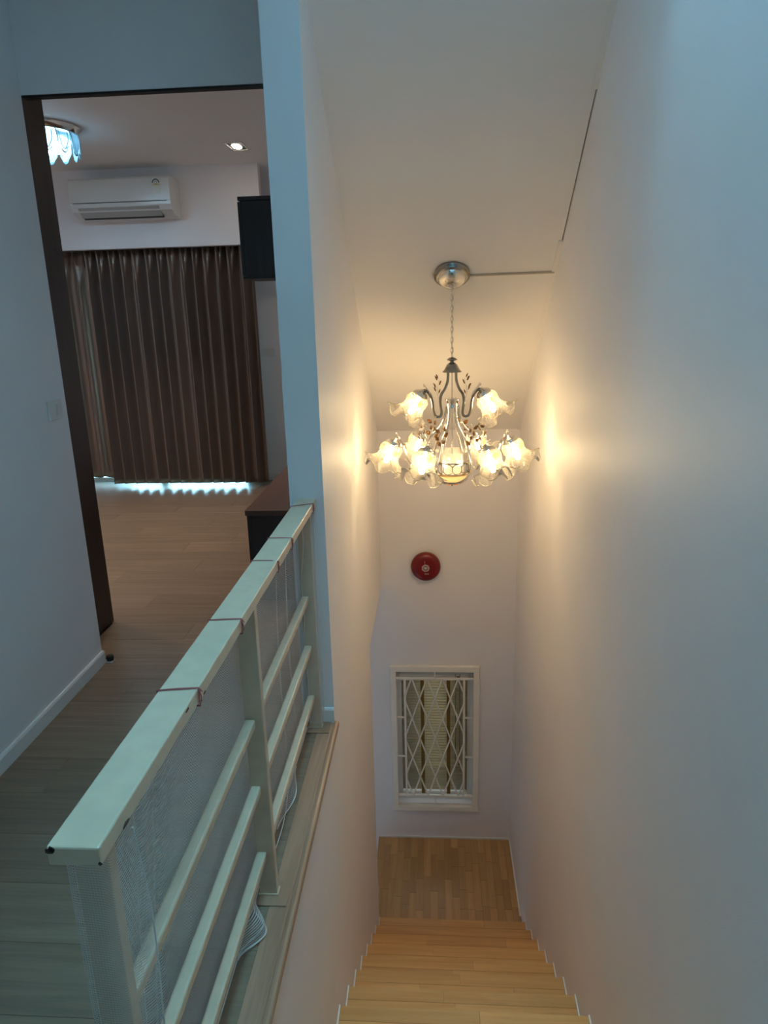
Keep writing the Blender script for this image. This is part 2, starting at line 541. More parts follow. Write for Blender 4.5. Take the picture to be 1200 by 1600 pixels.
while y < YB-0.02:
    y1 = min(y+PW, YB)
    if y1 <= 0.75:
        xa, xb = XLW+0.0, XR
    elif y < YD:
        xa, xb = XLW+0.0, -0.455
    else:
        xa, xb = -3.9 if y > 3.30 else -1.70, (-0.455 if y < 2.30 else -0.525)
    if y > 2.30 and y < YD:
        xb = -0.525 if y > YC-0.02 else -0.455
    off = (rowi*0.43) % 1.21
    x = xb
    first = True
    while x > xa+0.01:
        L = (1.21-off) if first and off < 1.0 else 1.21
        first = False
        xn = max(xa, x-L)
        plank(xn, x, y, y1)
        x = xn
    y = y1
    rowi += 1
# edge nosing along the stairwell
nose = [(-0.455, -0.012), (-0.455, 0.0015), (-0.407, 0.0015), (-0.404, -0.001), (-0.4005, -0.001), (-0.398, 0.002), (-0.391, 0.003), (-0.384, 0.000), (-0.381, -0.006), (-0.381, -0.020), (-0.397, -0.020)]
struct(MB().prism(nose, 'y', 0.70, YC, False).build('trim_4', M['trimwood']), 'brown wooden edge trim of the floor along the stairwell')
struct(MB().box(XCL, XL, -2.2, YC, -0.12, -0.012).build('floor_edge', M['wall']), 'plastered floor edge under the railing')

# ---------------------------------------------------------------- staircase
TR, RI, SY0 = 0.247, 0.186, 4.199
stairs = thing('staircase', 'honey coloured wooden stair flight going down between white walls', 'stairs', (0.1, SY0, ZL), kind='structure')
def put(o):
    o.location = Vector(o.location) - Vector(stairs.location)
    return o
strip_mesh = {}
def strip(parent, x0, x1, y0, y1, z, th, mat, poff):
    key = (round(x1-x0, 2), round(y1-y0, 3), mat, round(th, 3))
    if key not in strip_mesh:
        L, w, e = x1-x0-0.0008, y1-y0-0.0008, 0.0007
        b = MB()
        lo = [(0, 0, -th), (L, 0, -th), (L, w, -th), (0, w, -th)]
        mi = [(0, 0, -e), (L, 0, -e), (L, w, -e), (0, w, -e)]
        to = [(e, e, 0), (L-e, e, 0), (L-e, w-e, 0), (e, w-e, 0)]
        b.add(lo+mi+to, [(0, 3, 2, 1), (8, 9, 10, 11)]+[(i, (i+1) % 4, 4+(i+1) % 4, 4+i) for i in range(4)]+[(4+i, 4+(i+1) % 4, 8+(i+1) % 4, 8+i) for i in range(4)])
        o = b.build('wood_strip', M[mat], parent)
        strip_mesh[key] = o
    else:
        o = copy_part(strip_mesh[key], 'wood_strip', parent)
    o.location = Vector((x0+0.0004, y0+0.0004, z)) - Vector(poff)
    return o
def runs(a, b, lo, hi):
    out, x = [], a
    while x < b-1e-6:
        L = round(random.uniform(lo, hi), 2)
        x2 = x+L
        if b-x2 < lo*0.6: x2 = b
        out.append((x, x2))
        x = x2
    return out
SX0, SX1 = XL+0.002, XR-0.002
for k in range(1, 14):
    yn, zt = SY0-k*TR, ZL+k*RI          # nose line (downhill edge is +Y), tread runs back towards the viewer
    yb = yn-TR-0.022+0.02
    tp = (0.1, yn, zt)
    core = MB().box(SX0, SX1, yb, yn-0.002, zt-0.034, zt-0.010)
    tread = core.build('tread', M['oakx'], stairs)
    tread.location = -Vector(stairs.location)
    if k <= 9:
        rows = 4
        for r in range(rows):
            ya, yb2 = yb+(yn-yb)*r/rows, yb+(yn-yb)*(r+1)/rows
            for (xa, xb) in runs(SX0, SX1, 0.26, 0.62):
                strip(tread, xa, xb, ya, yb2, zt, 0.010 if r < rows-1 else 0.03, 'oakx', (0, 0, 0))
    else:
        strip(tread, SX0, SX1, yb, yn, zt, 0.010, 'oakx', (0, 0, 0))
    ris = MB().box(SX0, SX1, yn-0.035, yn-0.020, zt-RI, zt-0.034).build('riser', M['oakx'], stairs)
    ris.location = -Vector(stairs.location)
    # white wall bead on each side of the tread
    for x0, x1 in ((XL, XL+0.005), (XR-0.005, XR)):
        bd_ = MB().box(x0, x1, yb+0.01, yn-0.004, zt, zt+0.010).build('wall_bead', M['white'], stairs)
        bd_.location = -Vector(stairs.location)
        bd_['label'] = 'thin white bead between tread and wall'
yn = SY0-14*TR
t = MB().box(XL+0.001, XR-0.002, 0.745, yn+0.02, -0.05, 0.0).build('landing_nosing', M['trimwood'], stairs)
t.location = -Vector(stairs.location)
r = MB().box(SX0, SX1, yn-0.015, yn, -RI, -0.05).build('riser', M['oakx'], stairs)
r.location = -Vector(stairs.location)

landing = MB().box(-0.478, XR, 4.00, YF, ZL-0.16, ZL-0.011).build('floor_landing', M['oaky'])
struct(landing, 'honey wood parquet landing at the foot of the stairs')
nrow = 20
lx0, lx1 = -0.476, XR-0.001
for r in range(nrow):
    xa, xb = lx0+(lx1-lx0)*r/nrow, lx0+(lx1-lx0)*(r+1)/nrow
    for (ya, yb) in runs(4.05, YF-0.002, 0.16, 0.5):
        strip(landing, xa, xb, ya, yb, ZL, 0.011, 'oaky', (0, 0, 0))
# lower flight beyond the landing's left edge (mostly hidden)
lf = MB()
for k in range(1, 4):
    lf.box(-1.5, -0.53, YF-0.001-k*0.25, YF-0.001-(k-1)*0.25+0.0, ZL-0.19*k-0.5, ZL-0.19*k)
struct(MB().box(-1.6, -0.48, 3.3, YF, -3.35, -3.2).build('floor_lower', M['oaky']), 'lower floor left of the landing')
struct(MB().box(-1.72, -1.6, 0.5, YF+0.1, -3.35, -0.12).build('wall_lower_left', M['wall']), 'wall of the lower stair flight')
struct(MB().box(-1.6, XCL, 0.5, 0.6, -3.35, -0.12).build('wall_lower_back', M['wall']), 'end wall of the lower stair flight')
struct(MB().box(-1.6, XCL, 0.6, YF, -0.30, -0.125).build('ceiling_lower', M['ceil']), 'ceiling of the lower stair flight')

# ---------------------------------------------------------------- window at the foot of the stairs
jx0, jx1 = -0.274, 0.238
win = struct(MB().box(wx0, wx1, YF+0.115, YF+0.155, wz0, wz0+0.045).box(wx0, wx1, YF+0.115, YF+0.155, wz1-0.10, wz1).box(wx0, jx0, YF+0.095, YF+0.155, wz0+0.045, wz1-0.10).box(jx1, wx1, YF+0.095, YF+0.155, wz0+0.045, wz1-0.10).build('window_1', M['white']), 'small window behind the blind and grille at the foot of the stairs')
MB().box(jx0, jx1, YF+0.130, YF+0.135, wz0+0.045, wz1-0.10).build('pane', M['glass'], win)

# venetian blind
bx0, bx1, byc = -0.272, 0.248, YF+0.072
blind = thing('venetian_blind', 'cream venetian blind with two brown ladder tapes behind the white grille', 'blind', (0, byc, -1.17))
def at0(o, root):
    o.location = Vector(o.location)-Vector(root.location)
    return o
at0(MB().box(bx0-0.008, bx1+0.008, byc-0.022, byc+0.022, -1.226, -1.174).build('head_rail', M['grille'], blind, bevel=0.004), blind)
at0(MB().box(bx0, bx1, byc-0.014, byc+0.014, -2.258, -2.236).build('bottom_rail', M['grille'], blind, bevel=0.004), blind)
n_sl, z_a, z_b = 41, -1.240, -2.215
slat0 = None
for i in range(n_sl):
    z = z_a+(z_b-z_a)*i/(n_sl-1)
    if slat0 is None:
        b = MB()
        b.grid(2, 5, lambda u, v: (bx0+(bx1-bx0)*u, -0.015+0.030*v, 0.0025*(1-(2*v-1)**2)))
        slat0 = b.build('slat', M['slat'], blind, solid=0.0008)
        s = slat0
    else:
        s = copy_part(slat0, 'slat', blind)
    tilt = math.radians(68) if z > -2.02 else math.radians(38 if z > -2.14 else 20)
    s.matrix_local = Matrix.Translation((0, 0, z+1.17)) @ Matrix.Rotation(tilt+random.uniform(-.03, .03), 4, 'X')
for x in (-0.105, 0.100):
    at0(MB().box(x-0.014, x+0.014, byc-0.020, byc-0.0185, -2.255, -1.226).build('ladder_tape', M['tape'], blind), blind)
for x in (0.155, 0.187):
    at0(MB().tube([(x, byc-0.022, -1.17), (x+0.001, byc-0.023, -1.6), (x, byc-0.022, -1.94)], 0.0022, 6).build('pull_cord', M['cord'], blind), blind)
at0(MB().lathe([(0.0, -1.985), (0.006, -1.98), (0.007, -1.955), (0.0, -1.938)], 10, Matrix.Translation((0.187, byc-0.022, 0))).build('cord_pull', M['cord'], blind), blind)
at0(MB().lathe([(0, 0.002), (0.014, 0.002), (0.012, -0.002), (0, -0.003)], 14, Matrix.Translation((0.175, byc-0.023, -1.20)) @ Matrix.Rotation(PI/2, 4, 'X')).build('cord_lock', M['black'], blind), blind)

# white grille on the wall
gr = thing('window_grille', 'white diamond lattice security grille over the window at the landing', 'grille', (0, YF-0.012, -1.71))
gy0, gy1 = YF-0.030, YF
def gpart(name, mb, bevel=0.002):
    return at0(mb.build(name, M['grille'], gr, bevel=bevel), gr)
gx_0, gx_1, gz_0, gz_1 = -0.350, 0.336, -2.362, -1.066
fw = 0.046
gpart('frame_bar', MB().box(gx_0, gx_1, gy0, gy1, gz_1-fw, gz_1), 0.004)
gpart('frame_bar', MB().box(gx_0, gx_1, gy0, gy1, gz_0, gz_0+fw), 0.004)
gpart('frame_bar', MB().box(gx_0, gx_0+fw, gy0, gy1, gz_0+fw, gz_1-fw), 0.004)
gpart('frame_bar', MB().box(gx_1-fw, gx_1, gy0, gy1, gz_0+fw, gz_1-fw), 0.004)
ym = YF-0.017
ix0, ix1, iz0, iz1 = gx_0+fw, gx_1-fw, gz_0+fw, gz_1-fw
zt_, zb_ = -1.172, -2.222
vx0, vx1 = -0.238, 0.219
gpart('cross_bar', MB().box(ix0, ix1, ym-0.007, ym+0.007, zt_-0.008, zt_+0.008))
gpart('cross_bar', MB().box(ix0, ix1, ym-0.007, ym+0.007, zb_-0.008, zb_+0.008))
for x in (vx0, vx1):
    gpart('upright', MB().box(x-0.008, x+0.008, ym-0.006, ym+0.006, zb_, zt_))
for z in (-1.512, -1.860):
    gpart('short_bar', MB().box(ix0, vx0, ym-0.006, ym+0.006, z-0.006, z+0.006))
    gpart('short_bar', MB().box(vx1, ix1, ym-0.006, ym+0.006, z-0.006, z+0.006))
for z0_, z1_ in ((zt_, iz1), (iz0, zb_)):
    gpart('short_bar', MB().box(-0.013, -0.001, ym-0.006, ym+0.006, z0_, z1_))
hx, hz = 0.0598, 0.175
xa0 = -0.186
for sgn in (1, -1):
    for k in range(-8, 12):
        x_top = xa0+k*2*hx
        pts = []
        # clip x = x_top + sgn*hx/hz*(zt_-z)
        za, zb2 = zt_, zb_
        sl = sgn*hx/hz
        def xz(z): return x_top+sl*(zt_-z)
        lo, hi = zb_, zt_
        zs = sorted([zt_-(vx0-x_top)/sl, zt_-(vx1-x_top)/sl])
        lo, hi = max(lo, zs[0]), min(hi, zs[1])
        if hi-lo < 0.03: continue
        gpart('lattice_bar', MB().tube([(xz(lo), ym+0.003*sgn, lo), (xz(hi), ym+0.003*sgn, hi)], 0.0066, 6), 0)

# ---------------------------------------------------------------- fire bell
bell = thing('fire_alarm_bell', 'round red fire alarm bell on the far wall above the window', 'alarm bell', (-0.066, YF, -0.255))
RB = Matrix.Rotation(PI/2, 4, 'X')   # lathe z -> -y
MB().lathe([(0.0, 0.0), (0.06, 0.0), (0.06, 0.018), (0.0, 0.018)], 24, RB).build('back_plate', M['red'], bell)
MB().lathe([(0.102, 0.014), (0.108, 0.012), (0.109, 0.030), (0.104, 0.046), (0.092, 0.056), (0.07, 0.061), (0.03, 0.064), (0.0, 0.0645)], 48, RB).build('gong', M['red'], bell)
pale = plain('bell_label', (0.50, 0.42, 0.40), 0.5)
MB().lathe([(0.0, 0.0662), (0.029, 0.0655), (0.030, 0.0635)], 7, RB @ Matrix.Translation((0, 0, 0)), smooth=False).build('emblem', pale, bell)
eb = MB()
eb.lathe([(0.014, 0.0668), (0.018, 0.0668)], 20, RB)
eb.add([(-0.012, -0.0670, 0.012), (0.008, -0.0670, 0.012), (0.006, -0.0670, 0.017), (-0.010, -0.0670, 0.017)], [(0, 1, 2, 3)])
eb.add([(-0.010, -0.0670, -0.004), (0.010, -0.0670, -0.004), (0.0, -0.0670, -0.012)], [(0, 1, 2)])
eb.build('emblem_mark', plain('emblem_dark', (0.08, 0.03, 0.03), 0.5), bell)
MB().lathe([(0.0, 0.072), (0.005, 0.071), (0.006, 0.066)], 8, RB).build('centre_nut', M['chrome'], bell)
eb = MB()
for i in range(5):
    x = -0.008+i*0.0065
    eb.box(x, x+0.004, -0.0645, -0.063, -0.048, -0.040)
eb.box(-0.008, -0.004, -0.0645, -0.063, 0.034, 0.054)
eb.build('pale_print', pale, bell)['kind'] = 'stuff'

# ---------------------------------------------------------------- railing
rail = thing('stair_railing', 'cream painted metal railing with flat top rail beside the stairwell', 'railing', (-0.46, 1.6, 0))
def rp(name, mb, bevel=0.0025, label=None):
    o = at0(mb.build(name, M['cream'], rail, bevel=bevel), rail)
    if label: o['label'] = label
    return o
cap = rp('top_rail', MB().box(-0.494, -0.4245, 0.724, YC-0.002, 0.8805, 0.9095), 0.003)
PX0, PX1 = -0.490, -0.441
rp('post', MB().box(PX0, PX1, 0.770, 0.795, 0.003, 0.881))
rp('post', MB().box(PX0, PX1, 1.590, 1.615, 0.003, 0.881))
rp('post', MB().box(PX0, PX1, 2.412, 2.437, 0.003, 0.881))
for ya in (0.770, 1.590, 2.412):
    rp('foot_plate', MB().box(PX0-0.003, PX1+0.003, ya-0.003, ya+0.028, 0.002, 0.008), 0.001)
for z in (0.548, 0.350, 0.142):
    for a, b in ((0.795, 1.590), (1.615, 2.412)):
        rp('crossbar', MB().box(-0.488, -0.461, a, b, z-0.020, z+0.006), 0.005)
# chipped paint on the cap's end and edges
chips = MB()
for (x, y, z, a) in ((-0.4895, 0.7235, 0.903, 0.006), (-0.487, 0.7235, 0.906, 0.005), (-0.425, 0.7235, 0.886, 0.003), (-0.4243, 1.060, 0.902, 0.005), (-0.4243, 1.150, 0.884, 0.004), (-0.4243, 0.80, 0.884, 0.006)):
    pts = [(math.cos(i*PI/3.5)*a*random.uniform(.6, 1.2), math.sin(i*PI/3.5)*a*random.uniform(.6, 1.2)) for i in range(7)]
    if y < 0.73: chips.add([(x+p, y, z+q) for p, q in pts], [tuple(range(7))])
    else: chips.add([(x, y+p*2, z+q*0.7) for p, q in pts], [tuple(range(7))])
ch = at0(chips.build('paint_chip', plain('bare_metal', (0.045, 0.03, 0.02), 0.7), rail), rail)
ch['kind'] = 'stuff'
ch['label'] = 'dark chips in the cream paint'
# wooden cover plates at the post feet
for nm, ya in (('middle', 1.552), ('far', 2.378)):
    o = MB().box(-0.530, -0.409, ya, ya+0.087 if nm == 'middle' else YC-0.013, 0.0, 0.005).build('floor_plate', M['trimwood'], bevel=0.001)
    tag(o, 'square wooden cover plate around the foot of the %s railing post' % nm, 'cover plate', 'wooden cover plates at the post feet')

# ---------------------------------------------------------------- safety net
net = thing('safety_net', 'fine white safety net tied along the inside of the cream railing', 'net', (-0.497, 1.6, 0))
def nf(u, v):
    y = 0.80+(2.40-0.80)*u
    z = 0.012+(0.885-0.012)*v
    x = -0.4965
    env = math.sin(PI*min(1, max(0, v)))
    x -= 0.010*env*(0.5+0.5*math.sin(9*y+2.0*z))
    # creases
    for yc, zc, sl_, a in ((0.98, 0.75, 0.10, 0.012), (1.07, 0.80, 0.20, 0.010), (2.12, 0.8, 0.06, 0.010), (2.26, 0.8, 0.0, 0.012), (1.75, 0.8, 0.1, 0.005)):
        d = (y-(yc-sl_*(zc-z)))/0.012
        x -= a*env*math.exp(-d*d)
    if v < 0.06:
        x += 0.0
    return (x, y, z)
b = MB()
b.grid(240, 60, nf, True, lambda u, v: (1.6*u, 0.873*v))
at0(b.build('net_panel', M['net'], net), net)
# near end: net wraps around the first post and flares into a loose flap
def path_near(v):
    z = 0.01+0.865*v
    fl_ = max(0.0, math.sin(PI*min(1, v*1.02)))
    w = 0.008*math.sin(11*z)
    return [(-0.4965, 0.800), (-0.4985, 0.775), (-0.494, 0.762), (-0.470, 0.757+w*0.3), (-0.445, 0.756), (-0.428-0.004*fl_, 0.752-0.006*fl_), (-0.424, 0.766-0.01*fl_+w), (-0.417+0.010*fl_, 0.778+w), (-0.414+0.006*fl_, 0.792+0.010*fl_+w), (-0.418, 0.806+0.016*fl_+1.3*w)]
def lerp_path(P, u):
    s = u*(len(P)-1)
    i = min(int(s), len(P)-2)
    f = s-i
    def cr(a, b_, c, d, t): return 0.5*((2*b_)+(-a+c)*t+(2*a-5*b_+4*c-d)*t*t+(-a+3*b_-3*c+d)*t*t*t)
    g = lambda j: P[max(0, min(len(P)-1, j))]
    return tuple(cr(g(i-1)[k], g(i)[k], g(i+1)[k], g(i+2)[k], f) for k in (0, 1))
def wrap(u, v):
    x, y = lerp_path(path_near(v), u)
    return (x, y, 0.01+0.865*v)
b = MB()
b.grid(70, 80, wrap, True, lambda u, v: (0.16*u, 0.865*v))
o = at0(b.build('net_flap', M['loosenet'], net), net)
o['label'] = 'loose flap of net wrapped around the near post'
b = MB()
b.tube([wrap(1, i/40) for i in range(41)], 0.0014, 5)
at0(b.build('hem_cord', M['hem'], net), net)
# far end: net turned around the last post
def path_far(v):
    z = 0.03+0.84*v
    e = 0.016*math.sin(3.4*z+0.4)+0.004*math.sin(23*z)
    return [(-0.4965, 2.395), (-0.499, 2.42), (-0.496, 2.442), (-0.470, 2.446), (-0.440, 2.445), (-0.432, 2.436), (-0.431, 2.415), (-0.436, 2.404), (-0.450-0.5*e, 2.402), (-0.470-e, 2.403)]
def wrapf(u, v):
    x, y = lerp_path(path_far(v), u)
    return (x, y, 0.03+0.84*v)
b = MB()
b.grid(50, 60, wrapf, True, lambda u, v: (0.17*u, 0.84*v))
o = at0(b.build('net_flap', M['loosenet'], net), net)
o['label'] = 'net turned around the far post'
for uu in (1.0, 0.56):
    b = MB()
    b.tube([Vector(wrapf(uu, i/40))+Vector((0, -0.001, 0)) for i in range(41)], 0.0016, 5)
    at0(b.build('hem_cord', M['hem'], net), net)
# bottom hem sagging out over the ledge
def hem(y):
    s = max(0.0, math.sin(2*PI*(y-0.95)/0.42))**3*0.030 if y < 1.6 else 0.012*max(0, math.sin(2*PI*(y-1.62)/0.8))
    return (-0.4955+s*1.4, y, 0.012+0.5*s*0.2)
b = MB()
b.tube([hem(0.8+1.6*i/90) for i in range(91)], 0.0018, 5)
at0(b.build('hem_cord', M['hem'], net), net)
b = MB()
b.tube([(-0.4965, 0.8+1.6*i/30, 0.879) for i in range(31)], 0.0012, 5)
at0(b.build('hem_cord', M['hem'], net), net)
# slack loops of net bulging under the lowest crossbar
for yc, a in ((1.46, 0.085), (1.10, 0.10), (2.0, 0.16)):
    b = MB()
    amp = 0.034 if yc != 2.0 else 0.018
    def bulge(u, v):
        y = yc+a*(2*u-1)
        e = (math.cos(PI*(2*u-1))+1)/2
        return (-0.494+amp*1.5*e*math.sin(PI*v*0.5+0.1), y, 0.010+0.09*(1-v)+0.0*e)
    b.grid(24, 10, bulge, True, lambda u, v: (2*a*u, 0.09*v))
    at0(b.build('net_fold', M['net'], net), net)
    b = MB()
    b.tube([bulge(i/24, 1) for i in range(25)], 0.0020, 5)
    at0(b.build('hem_cord', M['hem'], net), net)
# red string ties over the top rail
for i, (ya, yb_, full) in enumerate(((2.387, 2.350, 1), (1.994, 1.994, 1), (1.796, 1.80, 0), (1.416, 1.408, 1), (1.118, 1.107, 1))):
    b = MB()
    x0, x1, z0, z1 = -0.4955, -0.423, 0.879, 0.9108
    if full:
        for d in (0.0, 0.0025):
            b.tube([(x0, yb_+d, z0-0.004), (x0, yb_+d, z1), ((x0+x1)/2, (ya+yb_)/2+d*1.5, z1), (x1, ya+d, z1), (x1, ya+d, z0-0.004), (x1-0.035, ya+d, z0-0.006), (x0, yb_+d, z0-0.004)], 0.0010, 5)
    else:
        for d in (0.0, 0.003):
            b.tube([(x1-0.03, ya+d, z0-0.002), (x1, ya+d, z0-0.002), (x1+0.0005, ya+d+0.002, z1-0.004), (x1-0.02, ya+d, z1), (x0, ya+d, z1), (x0, ya+d, z0)], 0.0006 if d else 0.0011, 5)
    b.sphere((x1+0.001, ya+0.001, z1-0.004), 0.0032)
    for (dy, dz) in ((0.012, -0.010), (-0.007, -0.020), (0.004, -0.026), (-0.010, 0.002)):
        b.tube([(x1+0.001, ya, z1-0.004), (x1+0.003, ya+dy*0.6, z1-0.004+dz*0.5), (x1+0.002, ya+dy, z1-0.004+dz)], 0.0009, 5)
    o = at0(b.build('string_tie', M['redstring'], net), net)
    o['label'] = 'red string tied over the top rail'

# ---------------------------------------------------------------- chandelier
CX, CY = 0.094, 3.665
ch = thing('chandelier', 'chrome two tier chandelier with ruffled glass flower shades over the stairs', 'chandelier', (CX, CY, 0))
nrm = Vector((0, -SL, -1)).normalized()
cc = Vector((0.094, 3.692, cz(3.692)))
Mc = Matrix.Translation(cc-Vector((CX, CY, 0))) @ nrm.to_track_quat('Z', 'Y').to_matrix().to_4x4()
MB().lathe([(0.0, 0.0), (0.088, 0.0), (0.090, 0.006), (0.088, 0.014), (0.080, 0.018), (0.080, 0.022), (0.074, 0.028), (0.066, 0.030)], 40, Mc).build('canopy', M['darkchrome'], ch)
MB().lathe([(0.068, 0.028), (0.066, 0.036), (0.058, 0.046), (0.040, 0.055), (0.018, 0.060), (0.0, 0.061)], 40, Mc).build('canopy_dome', M['chrome'], ch)
# chain
ztop, zbot = (cc+nrm*0.06).z-0.004, 1.318
nl = 14
link0 = None
for i in range(nl):
    z = ztop+(zbot-ztop)*(i+0.5)/nl
    hl = abs(ztop-zbot)/nl*0.68
    if link0 is None:
        pts = []
        for k in range(12):
            th = 2*PI*k/12
            pts.append((0.0065*math.cos(th), 0, hl*math.sin(th)))
        link0 = MB().tube(pts, 0.0019, 6, closed=True).build('chain_link', M['chrome'], ch)
        l = link0
    else:
        l = copy_part(link0, 'chain_link', ch)
    l.matrix_local = Matrix.Translation((0, 0.0, z)) @ Matrix.Rotation((PI/2 if i % 2 else 0)+0.35, 4, 'Z')
MB().tube([(0.0025, 0, ztop), (0.004, 0.002, 1.5), (0.002, 0, zbot)], 0.0011, 5).build('flex', M['darkchrome'], ch)
# stem: cap, hub, rod
MB().lathe([(0, 1.322), (0.012, 1.320), (0.026, 1.311), (0.026, 1.307), (0.010, 1.302), (0.010, 1.296), (0.018, 1.292), (0.026, 1.285), (0.034, 1.270), (0.040, 1.258), (0.048, 1.252), (0.048, 1.248), (0.0, 1.246)], 32).build('top_cap', M['darkchrome'], ch)
MB().tube([(0, 0, 1.25), (0, 0, 0.82)], 0.0028, 8).build('centre_rod', M['chrome'], ch)
MB().lathe([(0, 1.116), (0.037, 1.115), (0.040, 1.110), (0.033, 1.104), (0.030, 1.076), (0.036, 1.070), (0.0, 1.069)], 32).build('hub', M['chrome'], ch)
def polar(r, a, z): return Vector((r*math.cos(a), r*math.sin(a), z))
def smooth_pts(P, n=6):
    out = []
    for i in range(len(P)-1):
        g = lambda j: Vector(P[max(0, min(len(P)-1, j))])
        for t in range(n):
            f = t/n
            a, b_, c, d = g(i-1), g(i), g(i+1), g(i+2)
            out.append(0.5*((2*b_)+(c-a)*f+(2*a-5*b_+4*c-d)*f*f+(3*b_-a-3*c+d)*f*f*f))
    out.append(Vector(P[-1]))
    return out
# four bars from the hub to the bowl ring
for k in range(4):
    a = PI/4+k*PI/2+0.1
    P = [polar(0.030, a, 1.075), polar(0.030, a, 1.00), polar(0.045, a, 0.94), polar(0.068, a, 0.87), polar(0.084, a, 0.80), polar(0.088, a, 0.735)]
    MB().tube(smooth_pts(P), 0.0050, 8).build('frame_bar', M['chrome'], ch)
# hexagon band, bowl and bowl lamps
bz0, bz1, br = 0.735, 0.795, 0.093
for z in (bz0, bz1):
    MB().tube([polar(br, 2*PI*k/40, z) for k in range(40)], 0.003, 6, closed=True).build('band_ring', M['darkchrome'], ch)
hb = MB()
nh = 12
for k in range(nh):
    a0 = 2*PI*k/nh
    da = 2*PI/nh
    zm = (bz0+bz1)/2
    q = [(0.5, 0.5), (0.5, 0.26), (0.0, 0.0), (0.0, 0.0)]
    A = lambda u, w: polar(br+0.001, a0+da*u, bz0+(bz1-bz0)*w)
    for (u0, w0, u1, w1) in ((0, 0.30, 0, 0.70), (0, 0.30, 0.28, 0.08), (0, 0.30, -0.28, 0.08), (0, 0.70, 0.28, 0.92), (0, 0.70, -0.28, 0.92), (0.28, 0.08, 0.72, 0.08), (0.28, 0.92, 0.72, 0.92)):
        hb.tube([A(u0, w0), A((u0+u1)/2, (w0+w1)/2), A(u1, w1)], 0.0026, 5)
hb.build('hexagon_band', M['darkchrome'], ch)
MB().lathe([(br-0.004, bz0), (br-0.004, bz1+0.045), (br-0.003, bz1+0.052)], 40).build('band_glass', M['bandglass'], ch)
MB().lathe([(br+0.006, bz0-0.002), (br+0.002, bz0-0.014), (0.078, bz0-0.040), (0.05, bz0-0.058), (0.02, bz0-0.066), (0.0, bz0-0.067)], 40, solid=0) if False else None
bowl = MB().lathe([(br+0.008, bz0+0.001), (br+0.004, bz0-0.014), (0.080, bz0-0.040), (0.052, bz0-0.058), (0.02, bz0-0.066), (0.001, bz0-0.067)], 40).build('glass_bowl', M['bowl'], ch)
fb = MB()
for k in range(6):
    a = k*PI/3
    c0, c1, c2 = polar(0.004, a, bz0-0.0695), polar(0.045, a-0.28, bz0-0.064), polar(0.045, a+0.28, bz0-0.064)
    fb.add([c0, c1, polar(0.060, a, bz0-0.0575), c2], [(0, 1, 2, 3)])
fb.build('gold_flower', M['goldflower'], bowl)
MB().lathe([(0.0, bz0-0.078), (0.004, bz0-0.076), (0.005, bz0-0.071), (0.0, bz0-0.066)], 12).build('finial', M['darkchrome'], ch)
for k in range(2):
    a = k*PI+0.5
    MB().sphere(polar(0.045, a, 0.775), 0.016, 12, (1, 1, 1)).build('bulb', M['bowlbulb'], ch)
MB().lathe([(0.0, 0.822), (0.03, 0.818), (0.03, 0.808), (0.0, 0.806)], 20).build('lamp_holder', M['chrome'], ch)

# glass flower shade, axis +Z from fitter outwards
def shade_fn(th, i):
    t = prof_t[i]
    f = max(0.0, (t-0.55)/0.45)
    ruff = math.cos(5*th)
    fine = math.cos(15*th)
    dr = f*f*(0.018*ruff+0.003*fine)
    dz = f*f*(-0.024*ruff+0.004*fine)
    return dr, dz
prof_r, prof_t = [], []
for i in range(29):
    t = i/28
    if t < 0.5:
        r = 0.018+0.040*math.sin(min(1, t/0.30)*PI/2) - (0.004*max(0, (t-0.32)/0.18))
    else:
        r = 0.054+0.052*((t-0.5)/0.5)**1.6
    prof_t.append(t)
    prof_r.append((r, 0.150*t))
shade0 = MB().lathe(prof_r, 90, fn=shade_fn).build('glass_shade', M['shade'], ch)
rim_pts = []
for k in range(90):
    th = 2*PI*k/90
    dr, dz = shade_fn(th, 28)
    rim_pts.append(((prof_r[28][0]+dr)*math.cos(th), (prof_r[28][0]+dr)*math.sin(th), prof_r[28][1]+dz))
M['rim'] = see_through('pale_glass_rim', (0.95, 0.90, 0.76), 0.15, 0.5, 0.1)[0]
rim0 = MB().tube(rim_pts, 0.0022, 6, closed=True).build('rim_edge', M['rim'], shade0)
M['spot'] = see_through('painted_amber_flower', (0.95, 0.62, 0.08), 0.25, 0.7, 0.3)[0]
spots0 = []
for a0 in (0.4, 2.5, 4.5):
    c0_ = polar(0.0595, a0, 0.055)
    vs = [c0_]
    for m_ in range(20):
        rr = 1+0.35*math.cos(5*2*PI*m_/20)
        vs.append(polar(0.0595, a0+0.26*rr*math.cos(2*PI*m_/20), 0.055+0.016*rr*math.sin(2*PI*m_/20)))
    spots0.append(MB().add(vs, [(0, 1+i, 1+(i+1) % 20) for i in range(20)]).build('painted_flower', M['spot'], shade0))
fit0 = MB().lathe([(0.0, -0.016), (0.012, -0.015), (0.016, -0.008), (0.030, -0.002), (0.040, 0.010), (0.043, 0.020), (0.041, 0.022)], 20).build('fitter', M['chrome'], ch)
bulb0 = MB().lathe([(0.0, 0.125), (0.010, 0.122), (0.014, 0.112), (0.0165, 0.098), (0.014, 0.080), (0.010, 0.066), (0.010, 0.03)], 14).build('bulb', M['bulb'], ch)
first = [True]
